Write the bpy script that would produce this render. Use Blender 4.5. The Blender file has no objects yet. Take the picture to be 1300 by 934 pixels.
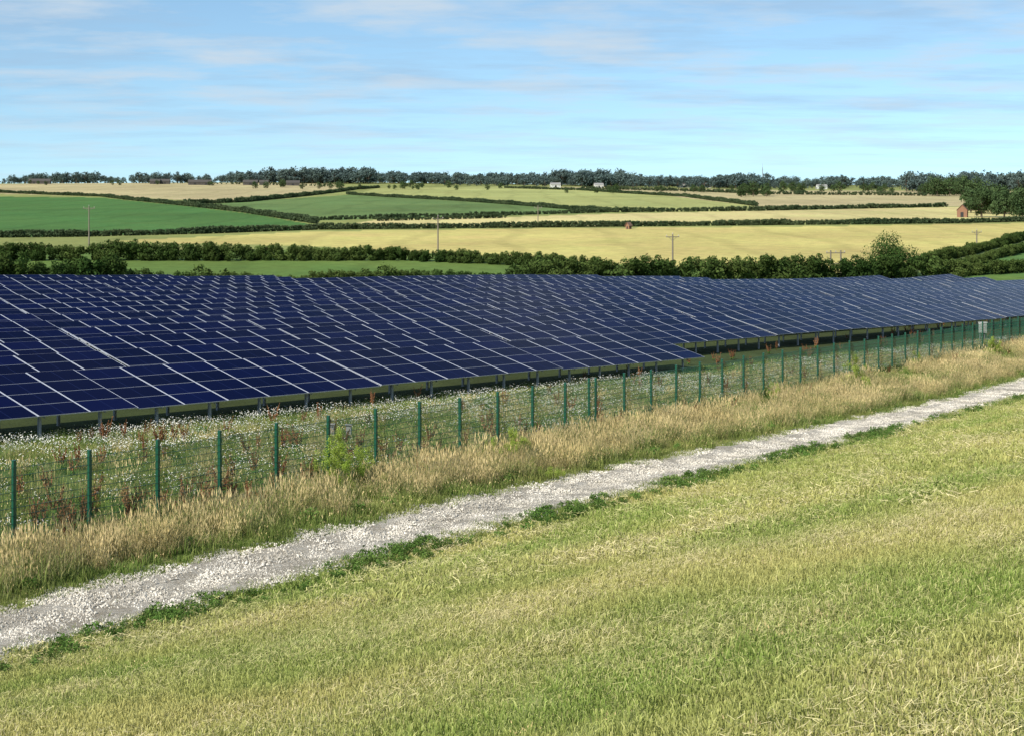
import bpy, math, random
import numpy as np
from mathutils import Vector
random.seed(7); rng=np.random.default_rng(11)
scene=bpy.context.scene
COL=scene.collection
ZC=20.0
F=2000.0
# ------------------------------------------------------------------ terrain
DX,DY=.53,.848
def smooth(a,b,x):
    t=np.clip((x-a)/(b-a),0,1); return t*t*(3-2*t)
_yt=np.arange(0,9000,5.0)
_dt=np.interp(_yt,[0,240,300,400,600,900,1300,1700,2100,3000,9000],[15.5,15.0,13.9,13.0,11.4,8.8,4.6,0.9,1.3,8,40])
_k=np.ones(11)/11
_ds=np.convolve(np.pad(_dt,5,mode='edge'),_k,mode='valid')
def drop(X,Y):
    X=np.asarray(X,float); Y=np.asarray(Y,float)
    u=np.clip(DX*X+DY*Y,-60,420); v=np.clip(DX*Y-DY*X,-80,900)
    bank=2.7+np.where(v>0,.242*v,.05*v)+.045*u
    bank=bank+.07*np.sin(u*.31+1)*np.sin(v*.42)*smooth(3,9,v)*(1-smooth(16,22,v))
    ditch=(0.25+.004*np.clip(u,0,200))*(1-smooth(25.5,31.5,v))
    floor=8.29+.0337*u+ditch+.3*np.sin(u*.045+.7)*np.sin(v*.05)*smooth(48,80,v)
    k=.22; a=bank/k; b=floor/k; m=np.minimum(a,b)
    near=-k*(np.log(np.exp(-(a-m))+np.exp(-(b-m)))-m)
    far=np.interp(Y,_yt,_ds)+smooth(380,900,Y)*(.8*np.sin(X/210+.6)*np.sin(Y/170)+.5*np.sin(X/97+Y/140))-smooth(950,1600,Y)*4.2*np.exp(-((X+330)/330)**2)
    w=smooth(215,300,Y)
    return near*(1-w)+far*w
def gz(X,Y): return ZC-drop(X,Y)
_ys=np.geomspace(3,2400,5000)
def sight(px,py):
    """plan position on the terrain seen along a bearing and depression from the viewpoint"""
    t=(px-650)/F; d=(py-235)/F
    g=d*_ys-drop(t*_ys,_ys)
    i=int(np.argmax(g>=0))
    if g[i]<0: i=len(_ys)-1
    if i==0: y=_ys[0]
    else:
        a,b=g[i-1],g[i]; y=_ys[i-1]+(_ys[i]-_ys[i-1])*(-a/(b-a) if b!=a else 0)
    y=min(y,1650)
    return (t*y,y)
def uv2xy(u,v): return (DX*u-DY*v, DY*u+DX*v)

# ------------------------------------------------------------------ node helpers
def newmat(name):
    m=bpy.data.materials.new(name); m.use_nodes=True
    nt=m.node_tree; b=nt.nodes['Principled BSDF']
    return m,nt,b
def N(nt,t,**kw):
    n=nt.nodes.new(t)
    for k,v in kw.items(): setattr(n,k,v)
    return n
def noise(nt,scale,detail=4,vec=None,rough=.55):
    n=N(nt,'ShaderNodeTexNoise'); n.inputs['Scale'].default_value=scale; n.inputs['Detail'].default_value=detail
    n.inputs['Roughness'].default_value=rough
    if vec is not None: nt.links.new(vec,n.inputs['Vector'])
    return n.outputs['Fac']
def mapr(nt,src,a,b,c,d):
    n=N(nt,'ShaderNodeMapRange'); nt.links.new(src,n.inputs[0])
    for i,x in enumerate((a,b,c,d)): n.inputs[i+1].default_value=x
    return n.outputs[0]
def mixc(nt,f,a,b,blend='MIX'):
    n=N(nt,'ShaderNodeMix',data_type='RGBA',blend_type=blend)
    if isinstance(f,(int,float)): n.inputs[0].default_value=f
    else: nt.links.new(f,n.inputs[0])
    for i,x in ((6,a),(7,b)):
        if isinstance(x,tuple): n.inputs[i].default_value=(*x[:3],1)
        else: nt.links.new(x,n.inputs[i])
    return n.outputs[2]
def math_(nt,op,a,b=0.0):
    n=N(nt,'ShaderNodeMath',operation=op)
    for i,x in enumerate((a,b)):
        if isinstance(x,(int,float)): n.inputs[i].default_value=x
        else: nt.links.new(x,n.inputs[i])
    return n.outputs[0]
def bump(nt,b,h,strength,dist):
    n=N(nt,'ShaderNodeBump'); n.inputs['Strength'].default_value=strength; n.inputs['Distance'].default_value=dist
    nt.links.new(h,n.inputs['Height']); nt.links.new(n.outputs[0],b.inputs['Normal'])
def pos(nt): return N(nt,'ShaderNodeNewGeometry').outputs['Position']
def simple(name,col,rough=.6,metal=0,var=.15,scale=3):
    m,nt,b=newmat(name)
    f=noise(nt,scale,5,pos(nt))
    c=mixc(nt,f,tuple(x*(1-var) for x in col),tuple(min(1,x*(1+var)) for x in col))
    nt.links.new(c,b.inputs['Base Color']); b.inputs['Roughness'].default_value=rough; b.inputs['Metallic'].default_value=metal
    return m
def leafmat(name,A,B,tipc=None,nscale=.5,transl=.25,lo=.35,hi=.65,rnd=.35):
    """A/B patches by world noise, per-leaf tint attribute, per-plant random"""
    m,nt,b=newmat(name)
    f=mapr(nt,noise(nt,nscale,4,pos(nt)),lo,hi,0,1)
    c=mixc(nt,f,A,B)
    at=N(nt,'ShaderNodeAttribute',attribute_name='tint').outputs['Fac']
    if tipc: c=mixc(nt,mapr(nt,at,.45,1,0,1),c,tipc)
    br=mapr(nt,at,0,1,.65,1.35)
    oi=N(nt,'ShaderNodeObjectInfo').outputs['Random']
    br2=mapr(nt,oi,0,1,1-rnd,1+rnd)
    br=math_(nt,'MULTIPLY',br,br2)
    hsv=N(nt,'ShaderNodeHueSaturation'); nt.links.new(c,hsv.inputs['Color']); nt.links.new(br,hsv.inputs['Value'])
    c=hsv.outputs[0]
    d=N(nt,'ShaderNodeBsdfDiffuse'); nt.links.new(c,d.inputs[0]); nt.nodes.remove(b)
    out=d.outputs[0]
    if transl>0:
        tr=N(nt,'ShaderNodeBsdfTranslucent'); nt.links.new(c,tr.inputs[0])
        mx=N(nt,'ShaderNodeMixShader'); mx.inputs[0].default_value=transl
        nt.links.new(out,mx.inputs[1]); nt.links.new(tr.outputs[0],mx.inputs[2]); out=mx.outputs[0]
    nt.links.new(out,nt.nodes['Material Output'].inputs['Surface'])
    return m

# ------------------------------------------------------------------ mesh helpers
class MB:
    def __init__(s): s.v=[];s.f=[];s.m=[];s.t=[];s.uv=[]
    def quad(s,a,b,c,d,mat=0,uv=None):
        i=len(s.v); s.v+= [a,b,c,d]; s.f.append((i,i+1,i+2,i+3)); s.m.append(mat)
    def box(s,o,ax,ay,az,mat=0):
        o=Vector(o);ax=Vector(ax);ay=Vector(ay);az=Vector(az)
        i=len(s.v)
        s.v+=[tuple(p) for p in (o,o+ax,o+ax+ay,o+ay,o+az,o+ax+az,o+ax+ay+az,o+ay+az)]
        for f in ((0,3,2,1),(4,5,6,7),(0,1,5,4),(1,2,6,5),(2,3,7,6),(3,0,4,7)):
            s.f.append(tuple(i+k for k in f)); s.m.append(mat)
    def beam(s,p,q,w,h=None,mat=0,up=(0,0,1)):
        p=Vector(p);q=Vector(q);h=h or w
        d=(q-p); up=Vector(up)
        if abs(d.normalized().dot(up))>.98: up=Vector((DX,DY,0))
        sx=d.cross(up).normalized()*w; sy=sx.cross(d).normalized()*h
        s.box(p-sx*.5-sy*.5,sx,sy,d,mat)
    def cyl(s,p,q,r0,r1,n=8,mat=0,cap=True):
        p=Vector(p);q=Vector(q);d=(q-p).normalized()
        a=d.orthogonal().normalized();b=d.cross(a)
        i=len(s.v)
        for c,r in ((p,r0),(q,r1)):
            for k in range(n):
                t=2*math.pi*k/n; s.v.append(tuple(c+a*math.cos(t)*r+b*math.sin(t)*r))
        for k in range(n):
            j=(k+1)%n; s.f.append((i+k,i+j,i+n+j,i+n+k)); s.m.append(mat)
        if cap: s.f.append(tuple(i+n+k for k in range(n))); s.m.append(mat)
    def obj(s,name,mats,parent=None,smoothf=False,tint=None):
        me=bpy.data.meshes.new(name); me.from_pydata(s.v,[],s.f)
        for m in mats: me.materials.append(m)
        if len(mats)>1: me.polygons.foreach_set('material_index',s.m)
        if smoothf: me.polygons.foreach_set('use_smooth',[True]*len(s.f))
        if tint is not None:
            at=me.attributes.new('tint','FLOAT','POINT'); at.data.foreach_set('value',np.asarray(tint,'f'))
        me.update()
        o=bpy.data.objects.new(name,me); COL.objects.link(o)
        if parent: o.parent=parent
        return o
def empty(name,loc=(0,0,0)):
    e=bpy.data.objects.new(name,None); e.location=loc; COL.objects.link(e); return e

# ------------------------------------------------------------------ sky, sun, camera
SX,SY=-.68,-.73; EL=math.radians(37)
w=bpy.data.worlds.new("World"); scene.world=w; w.use_nodes=True; nt=w.node_tree
bg=nt.nodes['Background']; 
tc=N(nt,'ShaderNodeTexCoord').outputs['Generated']
sep=N(nt,'ShaderNodeSeparateXYZ'); nt.links.new(tc,sep.inputs[0])
zz=math_(nt,'ADD',math_(nt,'MULTIPLY',math_(nt,'MAXIMUM',sep.outputs[2],0.0),1.2),.10)
cmb=N(nt,'ShaderNodeCombineXYZ'); nt.links.new(sep.outputs[0],cmb.inputs[0]); nt.links.new(sep.outputs[1],cmb.inputs[1]); nt.links.new(zz,cmb.inputs[2])
nrm=N(nt,'ShaderNodeVectorMath',operation='NORMALIZE'); nt.links.new(cmb.outputs[0],nrm.inputs[0])
sky=N(nt,'ShaderNodeTexSky',sky_type='NISHITA'); sky.sun_disc=False; sky.sun_elevation=EL; sky.sun_rotation=math.atan2(SX,SY)%(2*math.pi)
sky.air_density=1.0; sky.dust_density=.3; sky.ozone_density=2.0
nt.links.new(nrm.outputs[0],sky.inputs[0])
skyc=mixc(nt,1.0,sky.outputs[0],(1.08,1.20,1.17),'MULTIPLY')
inv=math_(nt,'DIVIDE',1.0,math_(nt,'ADD',math_(nt,'MAXIMUM',sep.outputs[2],0.0),.07))
pc=N(nt,'ShaderNodeCombineXYZ'); nt.links.new(math_(nt,'MULTIPLY',sep.outputs[0],inv),pc.inputs[0]); nt.links.new(math_(nt,'MULTIPLY',sep.outputs[1],inv),pc.inputs[1])
up=mapr(nt,sep.outputs[2],.01,.07,.3,1)
c1=mapr(nt,noise(nt,1.25,9,pc.outputs[0],.6),.46,.66,0,1)
mp=N(nt,'ShaderNodeMapping'); mp.inputs['Scale'].default_value=(.7,1.2,1); mp.inputs['Location'].default_value=(3.3,5.7,0); nt.links.new(pc.outputs[0],mp.inputs[0])
c2=mapr(nt,noise(nt,1.2,8,mp.outputs[0],.62),.46,.68,0,1)
cc=mixc(nt,math_(nt,'MULTIPLY',math_(nt,'MULTIPLY',c2,.65),up),skyc,(2.7,3.85,5.2))
cc=mixc(nt,math_(nt,'MULTIPLY',math_(nt,'MULTIPLY',c1,.8),up),cc,(4.4,5.15,5.85))
nt.links.new(cc,bg.inputs[0]); bg.inputs[1].default_value=.14
sl=bpy.data.lights.new('sun','SUN'); sl.energy=5.0; sl.angle=math.radians(.5); sl.color=(1,.94,.82)
so=bpy.data.objects.new('sun',sl); COL.objects.link(so)
sv=Vector((SX*math.cos(EL),SY*math.cos(EL),math.sin(EL))); so.rotation_euler=sv.to_track_quat('Z','Y').to_euler()
cam=bpy.data.cameras.new('camera'); co=bpy.data.objects.new('camera',cam); COL.objects.link(co)
co.location=(0,0,ZC); co.rotation_euler=(math.pi/2,0,0); cam.lens=F/1300*36; cam.sensor_width=36; cam.shift_y=-232/1300
cam.clip_end=20000; cam.clip_start=.1; scene.camera=co
scene.view_settings.view_transform='Standard'; scene.view_settings.look='None'; scene.view_settings.exposure=0

# ------------------------------------------------------------------ road centreline
rp=[sight(x,y) for x,y in [(0,806),(100,781),(200,754),(310,722),(420,693),(530,668),(650,641),(780,613),(900,587),(1000,564),(1100,540),(1200,516),(1300,492)]]
ru=[DX*x+DY*y for x,y in rp]; rv=[DX*y-DY*x for x,y in rp]
pf=np.polyfit(ru,rv,3)
def vroad(u):
    uu=np.clip(u,ru[0],ru[-1]); return np.polyval(pf,uu)
RW=1.4
def vpan(u): return 47-.143*(u-39.4)     # front edge of the panels
# ------------------------------------------------------------------ ground sheet
ang=np.radians(np.concatenate([np.arange(-24,24.01,.1),np.arange(27,334,3.0)]))
rad=np.geomspace(1,8500,520)
A,R=np.meshgrid(ang,rad); GX=(R*np.sin(A)).ravel(); GY=(R*np.cos(A)).ravel(); GZ=gz(GX,GY)
na,nr=len(ang),len(rad)
verts=np.column_stack([GX,GY,GZ]); verts=np.vstack([verts,[0,0,float(gz(0,0))]])
idx=np.arange(na*nr).reshape(nr,na); nx=np.roll(idx,-1,axis=1)
q=np.stack([idx[:-1],idx[1:],nx[1:],nx[:-1]],-1).reshape(-1,4)
tri=[(na*nr,int(idx[0,i]),int(nx[0,i])) for i in range(na)]
me=bpy.data.meshes.new('ground')
me.vertices.add(len(verts)); me.vertices.foreach_set('co',verts.ravel())
nl=len(q)*4+len(tri)*3; me.loops.add(nl); me.loops.foreach_set('vertex_index',np.concatenate([q.ravel(),np.array(tri).ravel()]).astype('i'))
me.polygons.add(len(q)+len(tri))
ls=np.concatenate([np.arange(len(q))*4,len(q)*4+np.arange(len(tri))*3]).astype('i')
me.polygons.foreach_set('loop_start',ls); me.polygons.foreach_set('use_smooth',np.ones(len(ls),bool)); me.update(calc_edges=True); me.validate()
def inpoly(X,Y,P):
    r=np.zeros(len(X),bool); n=len(P)
    for i in range(n):
        x1,y1=P[i];x2,y2=P[(i+1)%n]
        c=((y1>Y)!=(y2>Y))&(X<(x2-x1)*(Y-y1)/((y2-y1) or 1e-9)+x1); r^=c
    return r
X,Y=verts[:,0],verts[:,1]; U=DX*X+DY*Y; V=DX*Y-DY*X
colr=np.zeros((len(X),4)); colr[:,3]=1
def setc(mask,c): colr[mask,:3]=c
setc(X==X,(.16,.21,.07))
setc((V>31)&(V<=40),(.17,.21,.06))
setc(V>40,(.13,.17,.05))
setc(V>vpan(U)+.9,(.06,.075,.028))  # shade beneath the panel rows, painted into the ground colour
setc((V<=31)&(V>vroad(U)),(.30,.29,.11))
setc((V<=vroad(U)),(.31,.33,.105))
setc(Y>200+.288*np.maximum(X,-200),(.13,.20,.05))
setc(Y>330,(.28,.30,.10))
GOLD=(.57,.48,.17); GOLD2=(.61,.52,.23); TAN=(.48,.40,.21)
fields=[
 (TAN,[(-120,226),(200,227),(420,233),(440,239),(280,256),(130,249),(-120,244)]),
 ((.085,.18,.05),[(-150,247),(0,250),(130,251),(240,262),(330,273),(405,287),(390,292),(100,300),(-150,304)]),
 ((.14,.21,.07),[(240,261),(320,256),(450,247),(560,254),(720,265),(775,270),(600,275),(410,280),(330,273)]),
 ((.38,.39,.14),[(450,247),(480,239),(640,237),(800,242),(960,262),(960,268),(870,269),(740,266),(560,253)]),
 (TAN,[(690,237),(900,240),(1000,242),(1400,240),(1400,262),(960,262),(830,246)]),
 (GOLD2,[(430,287),(480,279),(640,276),(800,271),(960,268),(1215,263),(1400,262),(1400,277),(1000,281),(750,287)]),
 (GOLD,[(130,307),(400,294),(700,290),(1000,288),(1420,282),(1420,285),(1300,300),(1165,326),(1150,347),(1000,347),(830,338),(650,328),(400,313)]),
 ((.12,.21,.06),[(1180,350),(1230,336),(1420,292),(1420,352)]),
 ((.16,.2,.07),[(1150,345),(1180,326),(1420,270),(1420,292),(1230,334),(1180,350)]),
]
for c,P in fields: setc(inpoly(X,Y,[sight(*p) for p in P])&(Y>225),c)
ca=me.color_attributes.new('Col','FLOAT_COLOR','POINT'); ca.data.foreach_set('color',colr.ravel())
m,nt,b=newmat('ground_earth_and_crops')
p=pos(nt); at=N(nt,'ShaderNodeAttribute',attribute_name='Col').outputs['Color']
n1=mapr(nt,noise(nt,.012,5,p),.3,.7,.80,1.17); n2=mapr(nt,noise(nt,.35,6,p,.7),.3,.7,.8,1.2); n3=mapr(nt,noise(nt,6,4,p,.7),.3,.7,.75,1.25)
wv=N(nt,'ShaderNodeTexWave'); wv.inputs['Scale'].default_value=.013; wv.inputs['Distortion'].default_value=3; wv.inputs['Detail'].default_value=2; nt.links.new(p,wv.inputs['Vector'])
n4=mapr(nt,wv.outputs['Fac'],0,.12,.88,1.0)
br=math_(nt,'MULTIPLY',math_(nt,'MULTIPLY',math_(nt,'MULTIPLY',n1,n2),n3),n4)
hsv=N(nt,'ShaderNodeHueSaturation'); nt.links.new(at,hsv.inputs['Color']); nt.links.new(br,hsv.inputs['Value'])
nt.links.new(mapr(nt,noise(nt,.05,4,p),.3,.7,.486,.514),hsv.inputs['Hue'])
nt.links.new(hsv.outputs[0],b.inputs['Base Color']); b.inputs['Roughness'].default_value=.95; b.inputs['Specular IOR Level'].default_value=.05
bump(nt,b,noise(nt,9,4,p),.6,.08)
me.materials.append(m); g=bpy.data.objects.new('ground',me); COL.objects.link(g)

# ------------------------------------------------------------------ gravel track
def wob(u,s,r=np.random.RandomState(5).rand(4,2000)):
    """smooth value noise, period-free edge wander"""
    o=0
    for k,(f,a) in enumerate(((.23,.20),(.9,.16),(2.3,.13))):
        x=u*f+s*100; i=int(math.floor(x)); t=x-i; t=t*t*(3-2*t); o+=a*((r[k][i%2000]*(1-t)+r[k][(i+1)%2000]*t)*2-1)
    return o
mb=MB(); us=np.arange(2,180,.3); K=9
for i,u in enumerate(us):
    vc=float(vroad(u)) 
    e0=-RW+wob(u,1)+random.uniform(-.04,.04); e1=RW+wob(u,4)+random.uniform(-.04,.04)
    for k in range(K):
        t=k/(K-1); v=vc+e0+(e1-e0)*t
        x,y=uv2xy(u,v); crown=.04*math.cos((2*t-1)*4.7)*-.5+.03*(1-(2*t-1)**2)
        mb.v.append((x,y,float(gz(x,y))+.04+crown-(.05 if k in(0,K-1) else 0)))
    if i:
        for k in range(K-1):
            a=(i-1)*K+k; mb.f.append((a+1,a,a+K,a+K+1)); mb.m.append(0)
m,nt,b=newmat('gravel'); p=pos(nt)
big=noise(nt,.7,9,p,.72)
c=mixc(nt,mapr(nt,big,.38,.60,0,1),(.43,.37,.28),(.70,.63,.52))
c=mixc(nt,mapr(nt,noise(nt,2.6,9,p,.85),.52,.62,0,.65),c,(.30,.25,.18))
fineg=noise(nt,9,6,p,.85)
c=mixc(nt,mapr(nt,fineg,.52,.60,0,.7),c,(.86,.81,.72))
c=mixc(nt,mapr(nt,noise(nt,13,6,p,.85),.54,.62,0,.7),c,(.24,.20,.15))
nt.links.new(c,b.inputs['Base Color']); b.inputs['Roughness'].default_value=.95; b.inputs['Specular IOR Level'].default_value=.1; bump(nt,b,fineg,1,.12)
m_gravel=m
mb.obj('gravel_track',[m],smoothf=True)

# ------------------------------------------------------------------ scattering
def scatter(name,children,XY,scale,zoff=0,top=None,ysc=None):
    """one named mass: instanced children on small facets"""
    root=top or empty(name)
    XY=np.asarray(XY); n=len(XY); scale=np.broadcast_to(np.asarray(scale,float),(n,)); zoff=np.broadcast_to(np.asarray(zoff,float),(n,))
    Z=gz(XY[:,0],XY[:,1])+zoff; which=rng.integers(0,len(children),n); th=rng.uniform(0,2*np.pi,n)
    for ci,ch in enumerate(children):
        s=which==ci; k=int(s.sum())
        if not k: continue
        h=scale[s]*.5; P=np.zeros((k,4,3))
        for j in range(4):
            a=th[s]+j*np.pi/2; P[:,j,0]=XY[s,0]+np.cos(a)*h*1.41421; P[:,j,1]=XY[s,1]+np.sin(a)*h*1.41421; P[:,j,2]=Z[s]
        me=bpy.data.meshes.new(name+'_spots'); me.from_pydata(P.reshape(-1,3).tolist(),[],(np.arange(k*4).reshape(k,4)).tolist())
        o=bpy.data.objects.new(name+'_spots',me); COL.objects.link(o); o.parent=root
        o.instance_type='FACES'; o.use_instance_faces_scale=True; o.show_instancer_for_render=False
        c=bpy.data.objects.new(ch.name,ch); COL.objects.link(c); c.parent=o
    return root
def mk(name,V_,F_,T_,mats,M_=None):
    me=bpy.data.meshes.new(name); me.from_pydata(V_,[],F_)
    for m in mats: me.materials.append(m)
    if M_ is not None: me.polygons.foreach_set('material_index',M_)
    at=me.attributes.new('tint','FLOAT','POINT'); at.data.foreach_set('value',np.asarray(T_,'f')); me.update(); return me
def blades(name,n,rad,h0,h1,wid,lean,mat,seed,heads=0,headmat=None,lmin=0.0):
    r=random.Random(seed); V_=[];F_=[];T_=[];M_=[]
    for i in range(n):
        a=r.uniform(0,6.283); d=rad*math.sqrt(r.random()); x=d*math.cos(a); y=d*math.sin(a)
        h=h0+(h1-h0)*r.random()**1.6; b=r.uniform(0,6.283); l=h*lean*(lmin+(1-lmin)*r.random()); ca,sa=math.cos(b),math.sin(b)
        w=wid*r.uniform(.6,1.3); c=r.uniform(0,6.283); wx,wy=math.cos(c)*w,math.sin(c)*w; t=r.random()*.7
        i0=len(V_)
        V_+= [(x-wx,y-wy,-.03),(x+wx,y+wy,-.03),(x+ca*l*.35+wx*.8,y+sa*l*.35+wy*.8,h*.6),(x+ca*l*.35-wx*.8,y+sa*l*.35-wy*.8,h*.6),(x+ca*l,y+sa*l,h)]
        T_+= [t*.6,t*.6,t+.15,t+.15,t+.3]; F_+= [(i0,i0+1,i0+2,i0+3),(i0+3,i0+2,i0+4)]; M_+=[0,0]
        if r.random()<heads:
            i0=len(V_); hw=wid*1.8; hh=h*.16
            V_+= [(x+ca*l,y+sa*l,h-hh*.6),(x+ca*l+hw,y+sa*l,h),(x+ca*l*1.1,y+sa*l*1.1,h+hh),(x+ca*l-hw,y+sa*l,h)]; T_+=[t+.2]*4; F_.append((i0,i0+1,i0+2,i0+3)); M_.append(1)
    return mk(name,V_,F_,T_,[mat,headmat or mat],M_)
def litter(name,n,rad,l0,l1,wid,mat,seed):
    """cut stalks lying on the turf"""
    r=random.Random(seed); V_=[];F_=[];T_=[]
    for i in range(n):
        a=r.uniform(0,6.283); d=rad*math.sqrt(r.random()); x=d*math.cos(a); y=d*math.sin(a); z=r.uniform(.01,.05)
        b=r.uniform(0,6.283); L=r.uniform(l0,l1); cx,sx=math.cos(b)*L*.5,math.sin(b)*L*.5; dz=r.uniform(-.02,.03); w=wid*r.uniform(.6,1.2); wx,wy=-math.sin(b)*w,math.cos(b)*w; wz=w*r.uniform(0,1)
        i0=len(V_); V_+=[(x-cx-wx,y-sx-wy,z-dz),(x+cx-wx,y+sx-wy,z+dz),(x+cx+wx,y+sx+wy,z+dz+wz),(x-cx+wx,y-sx+wy,z-dz+wz)]; F_.append((i0,i0+1,i0+2,i0+3)); T_+=[r.random()]*4
    return mk(name,V_,F_,T_,[mat])
def pebbles(name,n,rad,mat,seed):
    r=random.Random(seed); V_=[];F_=[];T_=[]
    for i in range(n):
        a=r.uniform(0,6.283); d=rad*math.sqrt(r.random()); x=d*math.cos(a); y=d*math.sin(a); s=r.uniform(.012,.034); b=r.uniform(0,6.28); t=r.random()
        i0=len(V_)
        for k in range(5):
            q_=b+k*1.2566; rr=s*r.uniform(.7,1.2); V_.append((x+math.cos(q_)*rr,y+math.sin(q_)*rr,-.01))
        V_.append((x+r.uniform(-.3,.3)*s,y+r.uniform(-.3,.3)*s,s*r.uniform(.6,1.0)))
        for k in range(5): F_.append((i0+k,i0+(k+1)%5,i0+5))
        T_+=[t]*6
    return mk(name,V_,F_,T_,[mat])
def leafball(name,n,size,mat,seed,sq=(1,1,1),lump=.35):
    r=random.Random(seed); V_=[];F_=[];T_=[]
    lumps=[(Vector((r.gauss(0,1),r.gauss(0,1),r.gauss(0,1))).normalized()*.62,r.uniform(.25,.5)) for _ in range(9)]
    for i in range(n):
        c,rr=lumps[i%9]
        d=Vector((r.gauss(0,1),r.gauss(0,1),r.gauss(0,1))).normalized()
        if r.random()<.3: p=d*r.uniform(.3,.8)
        else: p=c+d*rr*r.random()**.4
        p=Vector((p.x*sq[0],p.y*sq[1],p.z*sq[2]))
        nn=(d+Vector((r.gauss(0,1),r.gauss(0,1),r.gauss(0,1)))*.6).normalized(); a=nn.orthogonal().normalized(); b=nn.cross(a)
        s=size*r.uniform(.6,1.3); i0=len(V_)
        V_+= [tuple(p-a*s),tuple(p-b*s*.5),tuple(p+a*s),tuple(p+b*s*.5)]; F_.append((i0,i0+1,i0+2,i0+3))
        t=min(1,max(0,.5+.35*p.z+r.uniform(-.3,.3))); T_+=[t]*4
    return mk(name,V_,F_,T_,[mat])

# materials of plants
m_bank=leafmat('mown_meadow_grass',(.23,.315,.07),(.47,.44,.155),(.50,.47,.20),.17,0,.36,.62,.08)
m_stub=leafmat('pale_stubble',(.46,.44,.18),(.62,.53,.28),None,.17,0,.38,.60,.1)
m_straw=leafmat('dry_tall_grass',(.46,.39,.17),(.25,.31,.09),(.60,.50,.27),.30,.15,.43,.58,.2)
m_head=leafmat('seed_heads',(.56,.45,.24),(.48,.38,.18),None,.5,0)
m_mead=leafmat('green_meadow_grass',(.15,.23,.05),(.28,.31,.09),(.33,.34,.13),.25,.15,.4,.65,.2)
m_weed=leafmat('nettle_leaves',(.075,.15,.03),(.13,.20,.05),None,.6,.15)
m_lime=leafmat('lime_weeds',(.25,.36,.05),(.33,.40,.08),None,.6,.25)
m_hedge=leafmat('hedge_leaves',(.032,.062,.016),(.085,.118,.032),None,.06,.05,.38,.62,.25)
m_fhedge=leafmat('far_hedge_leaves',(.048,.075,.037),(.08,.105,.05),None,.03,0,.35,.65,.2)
m_tree=leafmat('tree_leaves',(.032,.062,.015),(.05,.088,.022),None,.2,.0,.35,.65,.15)
m_ntree=leafmat('field_tree_leaves',(.045,.075,.03),(.07,.105,.04),None,.2,.0,.35,.65,.15)
m_ftree=leafmat('far_tree_leaves_hazed',(.078,.115,.112),(.10,.135,.115),None,.02,0,.35,.65,.12)  # distance haze painted into the leaf colour: bluer and paler
m_dock=leafmat('dock_seeds',(.20,.09,.045),(.27,.14,.07),None,.5,0)
m_stone=leafmat('limestone_chips',(.55,.50,.42),(.66,.61,.53),None,.5,0)
m_white=simple('petals',(.82,.82,.78),.6,0,.05); m_yel=simple('flower_eye',(.7,.5,.05))
m_bark=simple('bark',(.10,.075,.05),.9,0,.3,2)

def infr(XY,mrg=.40,y0=4):
    XY=np.asarray(XY); return XY[(np.abs(XY[:,0])<mrg*XY[:,1]+2)&(XY[:,1]>y0)]
def strip(n,u0,u1,vf0,vf1):
    u=rng.uniform(u0,u1,n); a=vf0(u) if callable(vf0) else vf0; b=vf1(u) if callable(vf1) else vf1
    v=a+(b-a)*rng.random(n); return np.column_stack([DX*u-DY*v,DY*u+DX*v])
# loose stones on the track and spilling over its edges
e=empty('loose_gravel')
s1=infr(strip(1100,14,110,lambda u:vroad(u)-RW-.1,lambda u:vroad(u)+RW+.1)); scatter('loose_gravel',[pebbles('stones',140,.6,m_stone,71),pebbles('stones_b',140,.6,m_stone,72)],s1,rng.uniform(.8,1.3,len(s1)),zoff=.055,top=e)
# foreground bank
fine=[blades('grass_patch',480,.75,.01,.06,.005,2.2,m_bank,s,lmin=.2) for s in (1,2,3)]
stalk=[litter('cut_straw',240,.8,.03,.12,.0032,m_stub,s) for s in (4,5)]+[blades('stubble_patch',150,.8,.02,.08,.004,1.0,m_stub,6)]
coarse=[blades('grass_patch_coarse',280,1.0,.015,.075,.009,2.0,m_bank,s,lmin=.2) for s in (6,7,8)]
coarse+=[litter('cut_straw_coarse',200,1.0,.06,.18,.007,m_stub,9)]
e=empty('meadow_grass')
cand=np.column_stack([rng.uniform(-14,14,27000),rng.uniform(9,36,27000)])
cu=DX*cand[:,0]+DY*cand[:,1]; cv=DX*cand[:,1]-DY*cand[:,0]
cand=cand[(cv<vroad(cu)-RW-.5)&(np.abs(cand[:,0])<.37*cand[:,1]+1)]
near=cand[:3800]
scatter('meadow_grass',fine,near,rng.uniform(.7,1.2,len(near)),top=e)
st=cand[rng.integers(0,len(cand),3200)]
kk=np.sin(st[:,0]*.7+st[:,1]*.35)+np.sin(st[:,1]*.8-st[:,0]*.2)+rng.normal(0,.9,len(st))>-.1; st=st[kk]
scatter('meadow_grass',stalk,st,rng.uniform(.7,1.2,len(st)),top=e)
tus=cand[rng.integers(0,len(cand),150)]
tuss=[blades('grass_tussock',90,.14,.06,.18,.005,1.0,m_bank,18),blades('grass_tussock_b',90,.2,.06,.2,.005,.8,m_bank,19,.3,m_head)]
scatter('meadow_grass',tuss,tus,rng.uniform(.6,1.2,len(tus)),top=e)
c2=strip(6500,0,125,0,lambda u:vroad(u)-RW-.8); c2=infr(c2,.38,30)
scatter('meadow_grass',coarse,c2,rng.uniform(.8,1.4,len(c2)),top=e)
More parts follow.
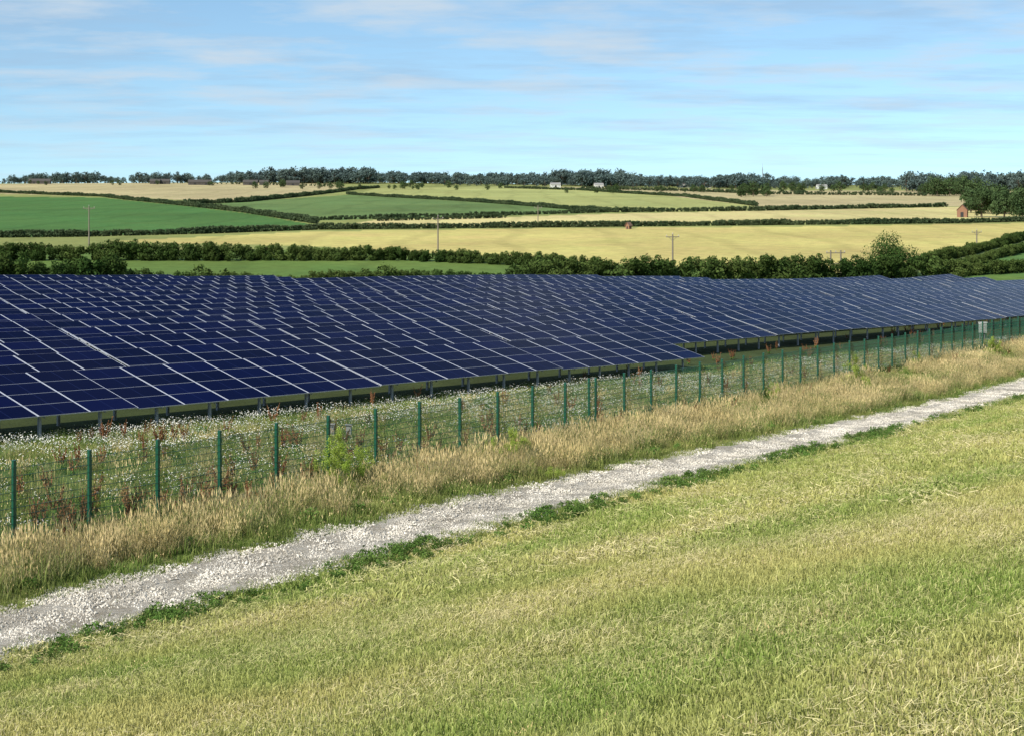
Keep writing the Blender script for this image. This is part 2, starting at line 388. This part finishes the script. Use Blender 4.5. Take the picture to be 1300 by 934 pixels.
# verge, track edge
tall=[blades('tall_grass_tuft',110,.45,.3,.9,.007,.7,m_straw,s,.65,m_head) for s in (11,12,13)]
mid_=[blades('mixed_grass_tuft',130,.5,.12,.4,.008,.8,m_mead,s,.1,m_head) for s in (14,15)]
short=[blades('short_grass_tuft',100,.35,.04,.16,.007,1,m_mead,s) for s in (16,17)]
e=empty('roadside_dry_grass')
s1=infr(strip(3300,10,170,lambda u:vroad(u)+RW+.8,31.2)); 
kk=np.sin(s1[:,0]*.5)+np.sin(s1[:,1]*.37+1)+rng.normal(0,.7,len(s1))>-.8; s1=s1[kk]
scatter('roadside_dry_grass',tall,s1,rng.uniform(.35,1.05,len(s1)),top=e)
s1=infr(strip(2900,10,170,lambda u:vroad(u)+RW+.3,32.5)); scatter('roadside_dry_grass',mid_,s1,rng.uniform(.5,1.2,len(s1)),top=e)
s1=infr(strip(2000,10,170,lambda u:vroad(u)+RW-.3,lambda u:vroad(u)+RW+.9)); scatter('roadside_dry_grass',short,s1,rng.uniform(.4,1.3,len(s1)),top=e)
s1=infr(strip(2400,10,170,lambda u:vroad(u)-RW-.9,lambda u:vroad(u)-RW+.3)); scatter('roadside_dry_grass',short,s1,rng.uniform(.4,1.2,len(s1)),top=e)
s1=infr(strip(150,10,120,lambda u:vroad(u)-.25,lambda u:vroad(u)+.25)); scatter('roadside_dry_grass',short,s1,rng.uniform(.15,.5,len(s1)),zoff=.03,top=e)
weed=[leafball('nettle_clump',150,.13,m_weed,s,(1,1,.8)) for s in (21,22)]
e=empty('verge_weeds')
s1=infr(strip(1300,12,70,lambda u:vroad(u)-RW-1.6,lambda u:vroad(u)-RW+.1)); keep=(np.sin(s1[:,0]*1.3)+np.sin(s1[:,1]*.9+1)+rng.normal(0,.6,len(s1)))>-.2
s1=s1[keep]; scatter('verge_weeds',weed,s1,rng.uniform(.06,.29,len(s1)),zoff=.07,top=e)
s1=infr(strip(220,60,150,lambda u:vroad(u)-RW-1.4,lambda u:vroad(u)-RW-.0)); scatter('verge_weeds',weed,s1,rng.uniform(.12,.35,len(s1)),zoff=.08,top=e)
s1=infr(strip(300,20,150,lambda u:vroad(u)+RW+.3,33.5)); scatter('verge_weeds',weed,s1,rng.uniform(.1,.4,len(s1)),zoff=.13,top=e)
# meadow between fence and panels
e=empty('wildflower_meadow')
s1=infr(strip(5200,15,175,31.5,lambda u:vpan(u)-1.5)); scatter('wildflower_meadow',mid_,s1,rng.uniform(.6,1.2,len(s1)),top=e)
s1=infr(strip(1500,15,175,lambda u:vpan(u)-2,lambda u:vpan(u)+1.6)); scatter('wildflower_meadow',short,s1,rng.uniform(1.,2.,len(s1)),top=e)
s1=infr(strip(600,15,175,31.5,lambda u:vpan(u)-3)); scatter('wildflower_meadow',tall,s1,rng.uniform(.5,.85,len(s1)),top=e)
s1=infr(strip(260,15,175,32,lambda u:vpan(u)-2)); scatter('wildflower_meadow',weed,s1,rng.uniform(.15,.4,len(s1)),zoff=.15,top=e)
def flower(seed):
    r=random.Random(seed); V_=[];F_=[];T_=[];M_=[]
    for i in range(24):
        x,y=r.gauss(0,.45),r.gauss(0,.45); h=r.uniform(.30,.52); R_=r.uniform(.015,.03); tx,ty=r.uniform(-.6,.3),r.uniform(-.9,-.1)
        i0=len(V_)
        for k in range(8):
            a=k*math.pi/4; rr=R_*(1 if k%2 else .8); dx,dy=math.cos(a)*rr,math.sin(a)*rr; V_.append((x+dx,y+dy,h+dx*tx+dy*ty))
        F_.append(tuple(range(i0,i0+8))); M_.append(0)
        i0=len(V_)
        for k in range(6):
            a=k*math.pi/3; dx,dy=math.cos(a)*R_*.3,math.sin(a)*R_*.3; V_.append((x+dx,y+dy,h+.006+dx*tx+dy*ty))
        F_.append(tuple(range(i0,i0+6))); M_.append(1)
        i0=len(V_); V_+=[(x-.003,y,0),(x+.003,y,0),(x,y,h)]; F_.append((i0,i0+1,i0+2)); M_.append(2)
    return mk('ox_eye_daisies',V_,F_,[.5]*len(V_),[m_white,m_yel,m_mead],M_)
s1=infr(strip(2700,22,130,32.3,lambda u:vpan(u)-.5)); 
k=np.sin(s1[:,0]*.35+1)*np.sin(s1[:,1]*.21)+rng.normal(0,.4,len(s1))>.1; s1=s1[k]
fl=[flower(1),flower(2)]
scatter('wildflower_meadow',fl,s1,rng.uniform(.6,1.0,len(s1)),top=e)
s1=infr(strip(1000,26,80,lambda u:vpan(u)-6.5,lambda u:vpan(u)-.2)); scatter('wildflower_meadow',fl,s1,rng.uniform(.6,1.0,len(s1)),top=e)
def dock(seed):
    r=random.Random(seed); V_=[];F_=[];T_=[];M_=[]
    for i in range(5):
        a=r.uniform(0,6.28); l=r.uniform(.05,.3); h=r.uniform(.6,1.0); bx,by=math.cos(a)*l,math.sin(a)*l
        i0=len(V_); V_+=[(-.008,0,0),(.008,0,0),(bx+.006,by,h),(bx-.006,by,h)]; F_.append((i0,i0+1,i0+2,i0+3)); M_.append(0)
        for k in range(34):
            t=r.uniform(.35,1); s=.024*(1.3-t)+.010; px,py,pz=bx*t+r.gauss(0,.03*(1.4-t)),by*t+r.gauss(0,.03*(1.4-t)),h*t
            b=r.uniform(0,6.28); i0=len(V_); V_+=[(px-math.cos(b)*s,py-math.sin(b)*s,pz),(px,py,pz-s),(px+math.cos(b)*s,py+math.sin(b)*s,pz),(px,py,pz+s*1.4)]; F_.append((i0,i0+1,i0+2,i0+3)); M_.append(0)
    for k in range(12):
        a=r.uniform(0,6.28); L=r.uniform(.15,.3); c,s=math.cos(a),math.sin(a); i0=len(V_)
        V_+=[(0,0,.03),(c*L*.5-s*.04,s*L*.5+c*.04,.2),(c*L,s*L,.12),(c*L*.5+s*.04,s*L*.5-c*.04,.2)]; F_.append((i0,i0+1,i0+2,i0+3)); M_.append(1)
    return mk('dock_plant',V_,F_,[.5]*len(V_),[m_dock,m_weed],M_)
e=empty('dock_weeds')
dk=[dock(1),dock(2),dock(3)]
s1=infr(strip(170,20,160,29.5,44)); scatter('dock_weeds',dk,s1,rng.uniform(.6,1.05,len(s1)),top=e)
cl=[]
for (x,y,n) in [(150,650,12),(60,670,8),(200,565,8),(265,650,9),(380,615,6),(500,585,7),(350,575,4),(610,560,3),(120,565,4),(740,545,3)]:
    cx,cy=sight(x,y)
    for _ in range(n): cl.append((cx+random.gauss(0,.9),cy+random.gauss(0,1.1)))
scatter('dock_weeds',dk,cl,rng.uniform(.65,1.1,len(cl)),top=e)
lime=[leafball('tall_weed',220,.075,m_lime,s,(.6,.6,1.0)) for s in (31,32)]
e=empty('tall_green_weeds'); cl=[];sc=[];zz_=[]
for (x,y,n,s,hh) in [(432,624,70,.42,2.0),(648,590,54,.36,1.4),(625,591,18,.3,1.0),(1085,494,34,.5,1.9),(1260,451,26,.5,1.5),(690,608,9,.3,.7),(110,662,8,.3,.9),(985,509,12,.35,1.0),(1160,469,12,.4,1.2),(462,614,18,.4,1.5)]:
    cx,cy=sight(x,y)
    for _ in range(n):
        rr=abs(random.gauss(0,.55)); a=random.uniform(0,6.28); cl.append((cx+rr*math.cos(a),cy+rr*math.sin(a))); sc.append(s*random.uniform(.4,.8)); zz_.append(random.uniform(.1,hh)*max(.3,1-rr*.5))
sc=np.array(sc); scatter('tall_green_weeds',lime,cl,sc,zoff=np.array(zz_),top=e)

# ------------------------------------------------------------------ fence
m_green=simple('green_powder_coat',(.010,.085,.050),.35,0,.1)
root=empty('mesh_security_fence')
mp_=MB(); mw=MB()
FH=2.2
def fp(u,v=31.8): 
    x,y=uv2xy(u,v); return Vector((x,y,float(gz(x,y))))
u0=27.1-2.53*4; posts=[u0+2.53*i for i in range(56)]
for u in posts+[56.9]:
    b_=fp(u); 
    tl=Vector((random.uniform(-.012,.012),random.uniform(-.012,.012),0))
    top=b_+Vector((0,0,FH+random.uniform(-.02,.05)))+tl
    mp_.beam(b_-Vector((0,0,.3)),top,.085,.085); 
    d=Vector((DX,DY,0))
    mp_.box(top-d*.048-Vector((-DY,DX,0))*.048,d*.096,Vector((-DY,DX,0))*.096,(0,0,.02))
    for hz in (.25,.8,1.35,1.95):
        c=b_+Vector((0,0,hz)); n_=Vector((DY,-DX,0)); mp_.box(c+n_*.043-d*.03,d*.06,n_*.02,(0,0,.05))
for i in range(len(posts)-1):
    a=fp(posts[i],31.75); c=fp(posts[i+1],31.75); d=c-a; n=int(2.53/.0506)
    for k in range(1,n):
        p_=a+d*(k/n); mw.beam(p_+Vector((0,0,.05)),p_+Vector((0,0,FH-.1)),.007,.007)
    for k in range(11):
        z=Vector((0,0,.06+k*.2)); 
        mw.beam(a+z,c+z,.012 if k not in(1,5,9) else .02,.012)
mp_.obj('posts',[m_green],root); mw.obj('mesh_panels',[m_green],root)

# ------------------------------------------------------------------ solar rows
m,nt,b=newmat('solar_glass'); uvn=N(nt,'ShaderNodeUVMap').outputs[0]; s_=N(nt,'ShaderNodeSeparateXYZ'); nt.links.new(uvn,s_.inputs[0])
MW,MH=2.26,1.13
def edge(o,wd):
    d=math_(nt,'MINIMUM',o,math_(nt,'SUBTRACT',1.0,o)); return math_(nt,'LESS_THAN',d,wd)
fr=math_(nt,'MAXIMUM',edge(s_.outputs[0],.026/MW),math_(nt,'MULTIPLY',edge(s_.outputs[1],.010/MH),.5))
cx=math_(nt,'LESS_THAN',math_(nt,'PINGPONG',math_(nt,'MULTIPLY',s_.outputs[0],24.0),.5),.02)
cy=math_(nt,'LESS_THAN',math_(nt,'PINGPONG',math_(nt,'MULTIPLY',s_.outputs[1],6.0),.5),.016)
mid=math_(nt,'LESS_THAN',math_(nt,'ABSOLUTE',math_(nt,'SUBTRACT',s_.outputs[0],.5)),.006)
cl_=math_(nt,'MAXIMUM',math_(nt,'MULTIPLY',math_(nt,'MAXIMUM',cx,cy),.10),math_(nt,'MULTIPLY',mid,.3))
at=N(nt,'ShaderNodeAttribute',attribute_name='tint').outputs['Fac']
base=mixc(nt,at,(.0004,.0016,.020),(.0010,.0032,.038))
base=mixc(nt,cl_,base,(.04,.06,.20)); base=mixc(nt,fr,base,(.66,.69,.78))
nt.links.new(base,b.inputs['Base Color'])
nt.links.new(mapr(nt,fr,0,1,.08,.45),b.inputs['Roughness']); b.inputs['IOR'].default_value=1.2; b.inputs['Specular IOR Level'].default_value=.04
b.inputs['Specular Tint'].default_value=(.35,.45,1,1)
m_glass=m
m_alu=simple('aluminium_frame',(.5,.51,.53),.45,.5,.08); m_steel=simple('galvanised_steel',(.34,.35,.36),.55,.2,.2)
m_back=simple('panel_backsheet',(.05,.05,.06),.7)
rd=Vector((.643,.766,0)); pn=Vector((-.766,.643,0)); TL=math.radians(15)
P1=Vector((-18.9,58.3,0)); PITCH=7.1; NM=6; TW=NM*(MW+.03)
def boundary(x): return float(np.interp(x,[-300,-57,0,80,200],[30,176,210,247,300]))
for k in range(0,19):
    O=P1+pn*(PITCH*k)
    s=-60.0
    while (O+rd*s).y<20 or (O+rd*s).x/(O+rd*s).y<-.46: s+=TW
    tables=[]
    if k==0:
        s=47.4-TW*12
        while s<47.3: tables.append(s); s+=TW
        tables=[t for t in tables if (O+rd*t).y>20]
    else:
        s+= (k*3.7)%TW-TW
        while True:
            e_=O+rd*(s+TW)
            if e_.y>boundary(e_.x)+ (4 if k%3 else -6) or e_.x/e_.y>.44: break
            tables.append(s); s+=TW+.12
    if not tables: continue
    root=empty('solar_panel_row'); gm=MB(); sm=MB(); uvs=[]; tint=[]
    for s in tables:
        a0=O+rd*s; a1=O+rd*(s+TW)
        jz=random.uniform(-.05,.05)+(.03 if k else 0)
        z0=float(gz(a0.x,a0.y))+.92+jz; z1=float(gz(a1.x,a1.y))+.92+jz+random.uniform(-.03,.03)
        A0=Vector((a0.x,a0.y,z0)); A1=Vector((a1.x,a1.y,z1)); a=(A1-A0)/TW
        tl=TL+random.uniform(-.008,.008)
        bvec=pn*math.cos(tl)+Vector((0,0,math.sin(tl))); cn=a.cross(bvec).normalized()
        for i in range(NM):
            for j in range(4):
                o=A0+a*(i*(MW+.03))+bvec*(j*(MH+.02)); j_=cn*random.uniform(-.005,.005)
                ax=a*MW; ay=bvec*MH; th=cn*.035; n0=len(gm.v)
                o=o+j_
                gm.v+=[tuple(q_) for q_ in (o,o+ax,o+ax+ay,o+ay,o+th,o+ax+th,o+ax+ay+th,o+ay+th)]
                for f,mi in (((0,3,2,1),2),((4,5,6,7),0),((0,1,5,4),1),((1,2,6,5),1),((2,3,7,6),1),((3,0,4,7),1)):
                    gm.f.append(tuple(n0+q_ for q_ in f)); gm.m.append(mi); uvs+=[0,0,1,0,1,1,0,1]
                tint+=[random.random()]*8
        L=4*MH+.06
        for t in (.15,.38,.62,.85):
            p0=A0+bvec*(L*t)-cn*.05; sm.beam(p0,p0+a*(TW-.03),.05,.08,up=tuple(cn))
        nl=5
        for i in range(nl):
            q0=A0+a*(TW*(i+.5)/nl)
            sm.beam(q0+bvec*.25-cn*.13,q0+bvec*(L-.25)-cn*.13,.06,.09,up=tuple(cn))
            f0=q0+bvec*(L*.14)-cn*.17; r0=q0+bvec*(L*.78)-cn*.17
            for pt in (f0,r0):
                gzv=float(gz(pt.x,pt.y)); sm.beam((pt.x,pt.y,gzv-.3),pt,.09,.12)
            mid_p=Vector((r0.x,r0.y,(float(gz(r0.x,r0.y))+r0.z)/2)); sm.beam(mid_p,q0+bvec*(L*.5)-cn*.17,.04,.04)
    o=gm.obj('panels',[m_glass,m_alu,m_back],root,tint=tint)
    ul=o.data.uv_layers.new(name='UVMap'); ul.data.foreach_set('uv',uvs)
    sm.obj('mounting_frame',[m_steel],root)

# ------------------------------------------------------------------ hedges
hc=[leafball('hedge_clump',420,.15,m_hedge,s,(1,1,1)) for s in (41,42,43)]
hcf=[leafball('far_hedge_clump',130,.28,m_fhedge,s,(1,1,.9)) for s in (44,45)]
def hedge(name,pts,h,width=1.6,far=False,sp=None,gaps=0):
    XY=[];Z=[];S=[]
    hs=h if isinstance(h,(list,tuple)) else [h]*len(pts)
    for (p,q),(h0,h1) in zip(zip(pts[:-1],pts[1:]),zip(hs[:-1],hs[1:])):
        L=math.dist(p,q); s=0
        while s<L:
            t=s/L; hh=(h0+(h1-h0)*t)*random.uniform(.84,1.12)*(1+.12*math.sin(s*.11+L)+.06*math.sin(s*.37+L)); step=sp or hh*.22
            if random.random()>=gaps:
                x=p[0]+(q[0]-p[0])*t; y=p[1]+(q[1]-p[1])*t
                r_=hh*.34
                XY.append((x+random.gauss(0,width*.28),y+random.gauss(0,width*.28))); Z.append(hh-r_*.95); S.append(r_)
                XY.append((x+random.gauss(0,width*.35),y+random.gauss(0,width*.35))); Z.append(hh*.3); S.append(r_*1.2)
            s+=step
    scatter(name,hcf if far else hc,XY,S,zoff=Z)
S_=lambda L:[sight(*p) for p in L]
hedge('hedgerow',S_([(-60,331),(130,331),(260,331),(400,331),(520,331),(660,337),(760,346)]),[3.7,3.5,3.0,3.0,2.7,2.4,2.4],2.2)
hedge('hedgerow',[(-105,172),(-75,190),(-50,204)],[4.4,4.6,4.2],3)
hedge('hedgerow',[(-50,204),(-28,220),(0,236)],[2.4,2.0,2.4],2)
hedge('hedgerow',[(0,236),(22,246),(45,256),(75,266)],[3.8,3.9,3.9,3.3],3)
hedge('hedgerow',[(75,266),(105,284),(150,305)],[2.8,2.2,2.0],2.2)
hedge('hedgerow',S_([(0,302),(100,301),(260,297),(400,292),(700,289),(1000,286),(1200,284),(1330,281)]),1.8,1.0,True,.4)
hedge('hedgerow',S_([(-60,242),(0,245),(130,250),(240,262),(310,270),(400,284)]),2.2,1.5,True,.6)
hedge('hedgerow',S_([(235,260),(310,257),(380,250),(450,241),(480,239)]),2.6,2,True,.7)
hedge('hedgerow',S_([(440,247),(560,254),(720,266),(780,270),(960,268),(1200,263)]),2.0,1.5,True,.6)
hedge('hedgerow',S_([(330,273),(400,280),(600,275),(770,270)]),1.6,1.5,True,.6)
hedge('hedgerow',S_([(640,239),(740,242),(870,250),(960,262)]),2.2,2,True,.8)
hedge('hedgerow',S_([(740,240),(870,243),(980,247),(1180,249)]),2.6,3,True,1.0,.12)
hedge('hedgerow',S_([(480,281),(640,277)]),1.4,1.5,True,.6)
hedge('hedgerow',S_([(1160,341),(1230,324),(1290,307),(1340,296)]),2.0,1.2)
hedge('hedgerow',S_([(1185,351),(1240,336),(1300,320),(1350,308)]),1.8,1.2)
hedge('hedgerow',S_([(0,232.5),(200,233),(420,237)]),2.2,3,True,2.0,.4)
bx=[(-66,197,2.4),(-62,199,2.0),(-69,195,1.9),(-42,212,1.9),(-39,213,1.5),(-18,226,1.9),(-21,225,1.5),(4,240,2.5),(9,242,2.2),(14,244,2.0),(32,250,2.1),(70,262,2.2),(44,254,2.0),(60,260,1.9)]
scatter('hawthorn_bushes',hc,[(a,b) for a,b,c in bx],[c for a,b,c in bx],zoff=[c*.9 for a,b,c in bx])

# ------------------------------------------------------------------ trees
def treemesh(name,H,CR,nl,leaf,mat,seed,base=.25):
    r=random.Random(seed); mb=MB()
    tr=H*.035; tz=H*.45; mb.cyl((0,0,-.4),(0,0,tz),tr,tr*.6,8,0,False); mb.cyl((0,0,tz),(r.uniform(-.3,.3)*H*.1,r.uniform(-.3,.3)*H*.1,H*.8),tr*.6,tr*.15,6,0,False)
    cl=[]
    for i in range(15):
        a=i*2.4+r.uniform(-.4,.4); z0=H*r.uniform(.18,.55); el=r.uniform(.1,1.1); L=CR*r.uniform(.55,.95)
        p=Vector((0,0,z0)); q_=p+Vector((math.cos(a)*math.cos(el)*L,math.sin(a)*math.cos(el)*L,math.sin(el)*L*1.0))
        mb.cyl(p,q_,tr*.4,tr*.1,5,0,False); cl.append((q_,CR*r.uniform(.26,.42)))
    for i in range(13):
        a=r.uniform(0,6.28); rr=CR*.75*math.sqrt(r.random()); z=H*(base+(.9-base)*r.random()); 
        rr*=math.sin(min(1,max(.15,(z/H-base+.1)/(1-base)))*math.pi)**.5 if z<H else .3
        cl.append((Vector((math.cos(a)*rr,math.sin(a)*rr,z)),CR*r.uniform(.22,.4)))
    cl.append((Vector((0,0,H*.86)),CR*.36))
    tint=[.5]*len(mb.v)
    for i in range(nl):
        c,rr=cl[i%len(cl)]; d=Vector((r.gauss(0,1),r.gauss(0,1),r.gauss(0,1)*.8)).normalized(); p=c+d*rr*r.random()**.35
        if p.z<H*.08: continue
        nn=(d+Vector((r.gauss(0,1),r.gauss(0,1),r.gauss(0,1)))*.6).normalized(); a=nn.orthogonal().normalized(); b=nn.cross(a); s=leaf*r.uniform(.6,1.3)
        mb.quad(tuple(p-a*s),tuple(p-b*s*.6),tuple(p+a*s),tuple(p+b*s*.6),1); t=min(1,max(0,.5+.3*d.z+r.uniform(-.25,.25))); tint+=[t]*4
    me=bpy.data.meshes.new(name); me.from_pydata(mb.v,[],mb.f); me.materials.append(m_bark); me.materials.append(mat); me.polygons.foreach_set('material_index',mb.m)
    at=me.attributes.new('tint','FLOAT','POINT'); at.data.foreach_set('value',np.asarray(tint,'f')); me.update(); return me
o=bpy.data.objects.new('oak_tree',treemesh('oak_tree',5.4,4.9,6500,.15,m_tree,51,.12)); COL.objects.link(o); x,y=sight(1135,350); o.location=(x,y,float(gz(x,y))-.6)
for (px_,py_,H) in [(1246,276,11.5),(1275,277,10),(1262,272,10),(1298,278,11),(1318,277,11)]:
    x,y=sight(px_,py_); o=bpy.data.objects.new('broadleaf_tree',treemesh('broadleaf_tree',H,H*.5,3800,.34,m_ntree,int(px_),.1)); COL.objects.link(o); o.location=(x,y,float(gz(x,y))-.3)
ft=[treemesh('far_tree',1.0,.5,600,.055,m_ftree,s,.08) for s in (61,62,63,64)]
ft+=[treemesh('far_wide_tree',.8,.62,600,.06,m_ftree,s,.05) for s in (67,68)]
nt_=[treemesh('hedge_tree',1.0,.5,900,.045,m_ntree,s,.1) for s in (65,66)]
def treeband(name,segs,kids):
    XY=[];S=[]
    for (x0,x1,y0,y1,n,h0,h1) in segs:
        for _ in range(n):
            px_=random.uniform(x0,x1); t=px_/F-650/F; Yd=random.uniform(y0,y1); XY.append((t*Yd,Yd)); S.append(random.uniform(h0,h1))
    scatter(name,kids,XY,S)
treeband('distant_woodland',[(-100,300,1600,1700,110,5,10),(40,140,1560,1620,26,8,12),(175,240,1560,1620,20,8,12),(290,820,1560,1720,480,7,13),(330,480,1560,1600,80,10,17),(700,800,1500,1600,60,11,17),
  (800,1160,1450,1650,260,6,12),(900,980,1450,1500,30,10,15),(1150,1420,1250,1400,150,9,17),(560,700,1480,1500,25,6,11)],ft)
treeband('field_trees',[(1170,1240,1000,1100,22,7,13),(940,975,1000,1050,7,6,10),(1110,1180,1050,1100,6,5,9),(990,1110,1100,1300,14,4,9),(300,640,1250,1400,26,3,7),(700,960,1150,1300,16,3,7),(1228,1330,600,660,22,6,12),(0,300,1300,1450,8,3,5)],nt_)

# ------------------------------------------------------------------ power poles
m_wood=simple('creosoted_timber',(.20,.17,.13),.85,0,.25,4); m_por=simple('insulator_porcelain',(.35,.3,.26),.3)
def pole(px_,py_,H,yaw=0.2,double=False):
    x,y=sight(px_,py_); z=float(gz(x,y)); mb=MB()
    offs=(-.9,.9) if double else (0,)
    c,s=math.cos(yaw),math.sin(yaw)
    for of in offs: mb.cyl((of*c,of*s,-.5),(of*c,of*s,H),.17,.12,10,0)
    W=1.25 if not double else 1.7
    mb.beam((-W*c,-W*s,H-.45),(W*c,W*s,H-.45),.12,.14,0)
    if not double:
        mb.beam((-W*.6*c,-W*.6*s,H-.5),(0,0,H-1.1),.05,.05,0); mb.beam((W*.6*c,W*.6*s,H-.5),(0,0,H-1.1),.05,.05,0)
    else: mb.beam((-.9*c,-.9*s,H-2.2),(.9*c,.9*s,H-2.2),.1,.12,0)
    for t in (-W+.12,0 if not double else .01,W-.12):
        b0=H+.0 if t==0 else H-.38
        mb.cyl((t*c,t*s,b0),(t*c,t*s,b0+.1),.03,.03,8,1); mb.cyl((t*c,t*s,b0+.1),(t*c,t*s,b0+.2),.11,.08,8,1); mb.cyl((t*c,t*s,b0+.2),(t*c,t*s,b0+.3),.09,.04,8,1)
    o=mb.obj('power_pole',[m_wood,m_por]); o.location=(x,y,z)
pole(113,313,8.8,.1); pole(556,320,7.2,.5); pole(854,341,6.0,.3); pole(1061,352,4.5,.2,True); pole(1240,312,3.4,.3); pole(683,282,5,.2)

# ------------------------------------------------------------------ buildings
m_brick=simple('red_brick',(.27,.14,.085),.9,0,.2,2); m_tile=simple('clay_tile',(.20,.115,.08),.85,0,.2,2); m_dark=simple('dark_opening',(.02,.02,.02))
m_shed=simple('dark_cladding',(.08,.07,.06),.8); m_roofg=simple('fibre_cement_roof',(.30,.29,.27),.8); m_pale=simple('pale_cladding',(.66,.66,.62),.7)
def building(name,px_,py_,L,W,H,RH,yaw,mw_,mr_):
    x,y=sight(px_,py_); z=float(gz(x,y)); root=empty(name,(x,y,z)); root.rotation_euler=(0,0,yaw)
    mb=MB(); mb.box((-L/2,-W/2,-.5),(L,0,0),(0,W,0),(0,0,H+.5))
    for sx in (-L/2,L/2):
        i=len(mb.v); mb.v+=[(sx,-W/2,H),(sx,W/2,H),(sx,0,H+RH)]; mb.f.append((i,i+1,i+2)); mb.m.append(0)
    mb.obj('walls',[mw_],root)
    r=MB(); e_=.25
    for sgn in (-1,1):
        r.box((-L/2-e_,sgn*(W/2+e_),H-RH*e_/(W/2)+.02),(L+2*e_,0,0),(0,-sgn*(W/2+e_),RH+RH*e_/(W/2)),(0,0,.14))
    r.obj('roof',[mr_],root)
    d=MB(); d.box((-L*.1,-W/2-.03,0),(L*.2,0,0),(0,.02,0),(0,0,H*.75)); 
    for t in (-.38,-.24,.2,.34): d.box((L*t,-W/2-.03,H*.4),(L*.06,0,0),(0,.02,0),(0,0,H*.3))
    d.box((-L/2-.03,-W*.15,0),(.02,0,0),(0,W*.3,0),(0,0,H*.7))
    d.obj('doors_and_windows',[m_dark],root)
building('brick_barn',1222,276,4,3.5,2.6,1.8,1.2,m_brick,m_tile)
building('brick_hut',798,291,1.3,1.2,1.1,.7,.9,m_brick,m_tile)
for px_,py_,L in [(44,233.6,10),(58,233.8,9),(197,234,9),(210,234,8),(248,235,12),(262,235.2,9),(318,235.2,13),(335,235.4,8),(372,236,12)]:
    building('livestock_shed',px_,py_,L,7,2.6,2.0,.1,m_shed,m_shed)
for px_,py_,L in [(705,238.5,9),(868,238.5,10),(897,238.7,8),(1043,240.5,9),(760,239,8)]:
    building('farm_building',px_,py_,L,6,2.8,1.6,.1,m_pale,m_roofg)
mb=MB(); 
for a,b in ((-.5,-.5),(.5,-.5),(0,.5)): mb.beam((a,b,0),(a*.3,b*.3,20),.18,.18)
for i in range(12):
    z=i*1.6; mb.beam((-.5,-.5,z),(.45,-.45,z+1.6),.1,.1); mb.beam((.5,-.5,z),(0,.5,z+1.6),.1,.1)
mb.cyl((0,0,20),(0,0,24),.12,.06,6)
o=mb.obj('radio_mast',[m_steel]); x=(968-650)/F*1600; o.location=(x,1600,float(gz(x,1600)))

# ------------------------------------------------------------------ site equipment by the fence
def cabinet(name,px_,py_,w_,h_,postH,matc):
    x,y=sight(px_,py_); z=float(gz(x,y)); mb=MB()
    mb.beam((-w_*.3,0,-.2),(-w_*.3,0,postH+h_),.06,.06,1); mb.beam((w_*.3,0,-.2),(w_*.3,0,postH+h_),.06,.06,1)
    mb.box((-w_/2,-.2,postH),(w_,0,0),(0,.17,0),(0,0,h_),0); mb.box((-w_/2+.05,-.215,postH+.05),(w_-.1,0,0),(0,.012,0),(0,0,h_-.1),0)
    mb.box((w_*.3,-.235,postH+h_*.45),(.03,0,0),(0,.018,0),(0,0,.12),1); mb.box((-w_/2-.04,-.25,postH+h_+.003),(w_+.08,0,0),(0,.25,0),(0,0,.03),0)
    o=mb.obj(name,[matc,m_steel]); o.location=(x,y,z)
cabinet('electrical_cabinet',1247,437,.6,.8,.9,m_pale)
cabinet('grey_meter_box',421,561,.22,.4,.3,m_roofg); cabinet('grey_meter_box',443,560,.2,.35,.3,m_roofg)
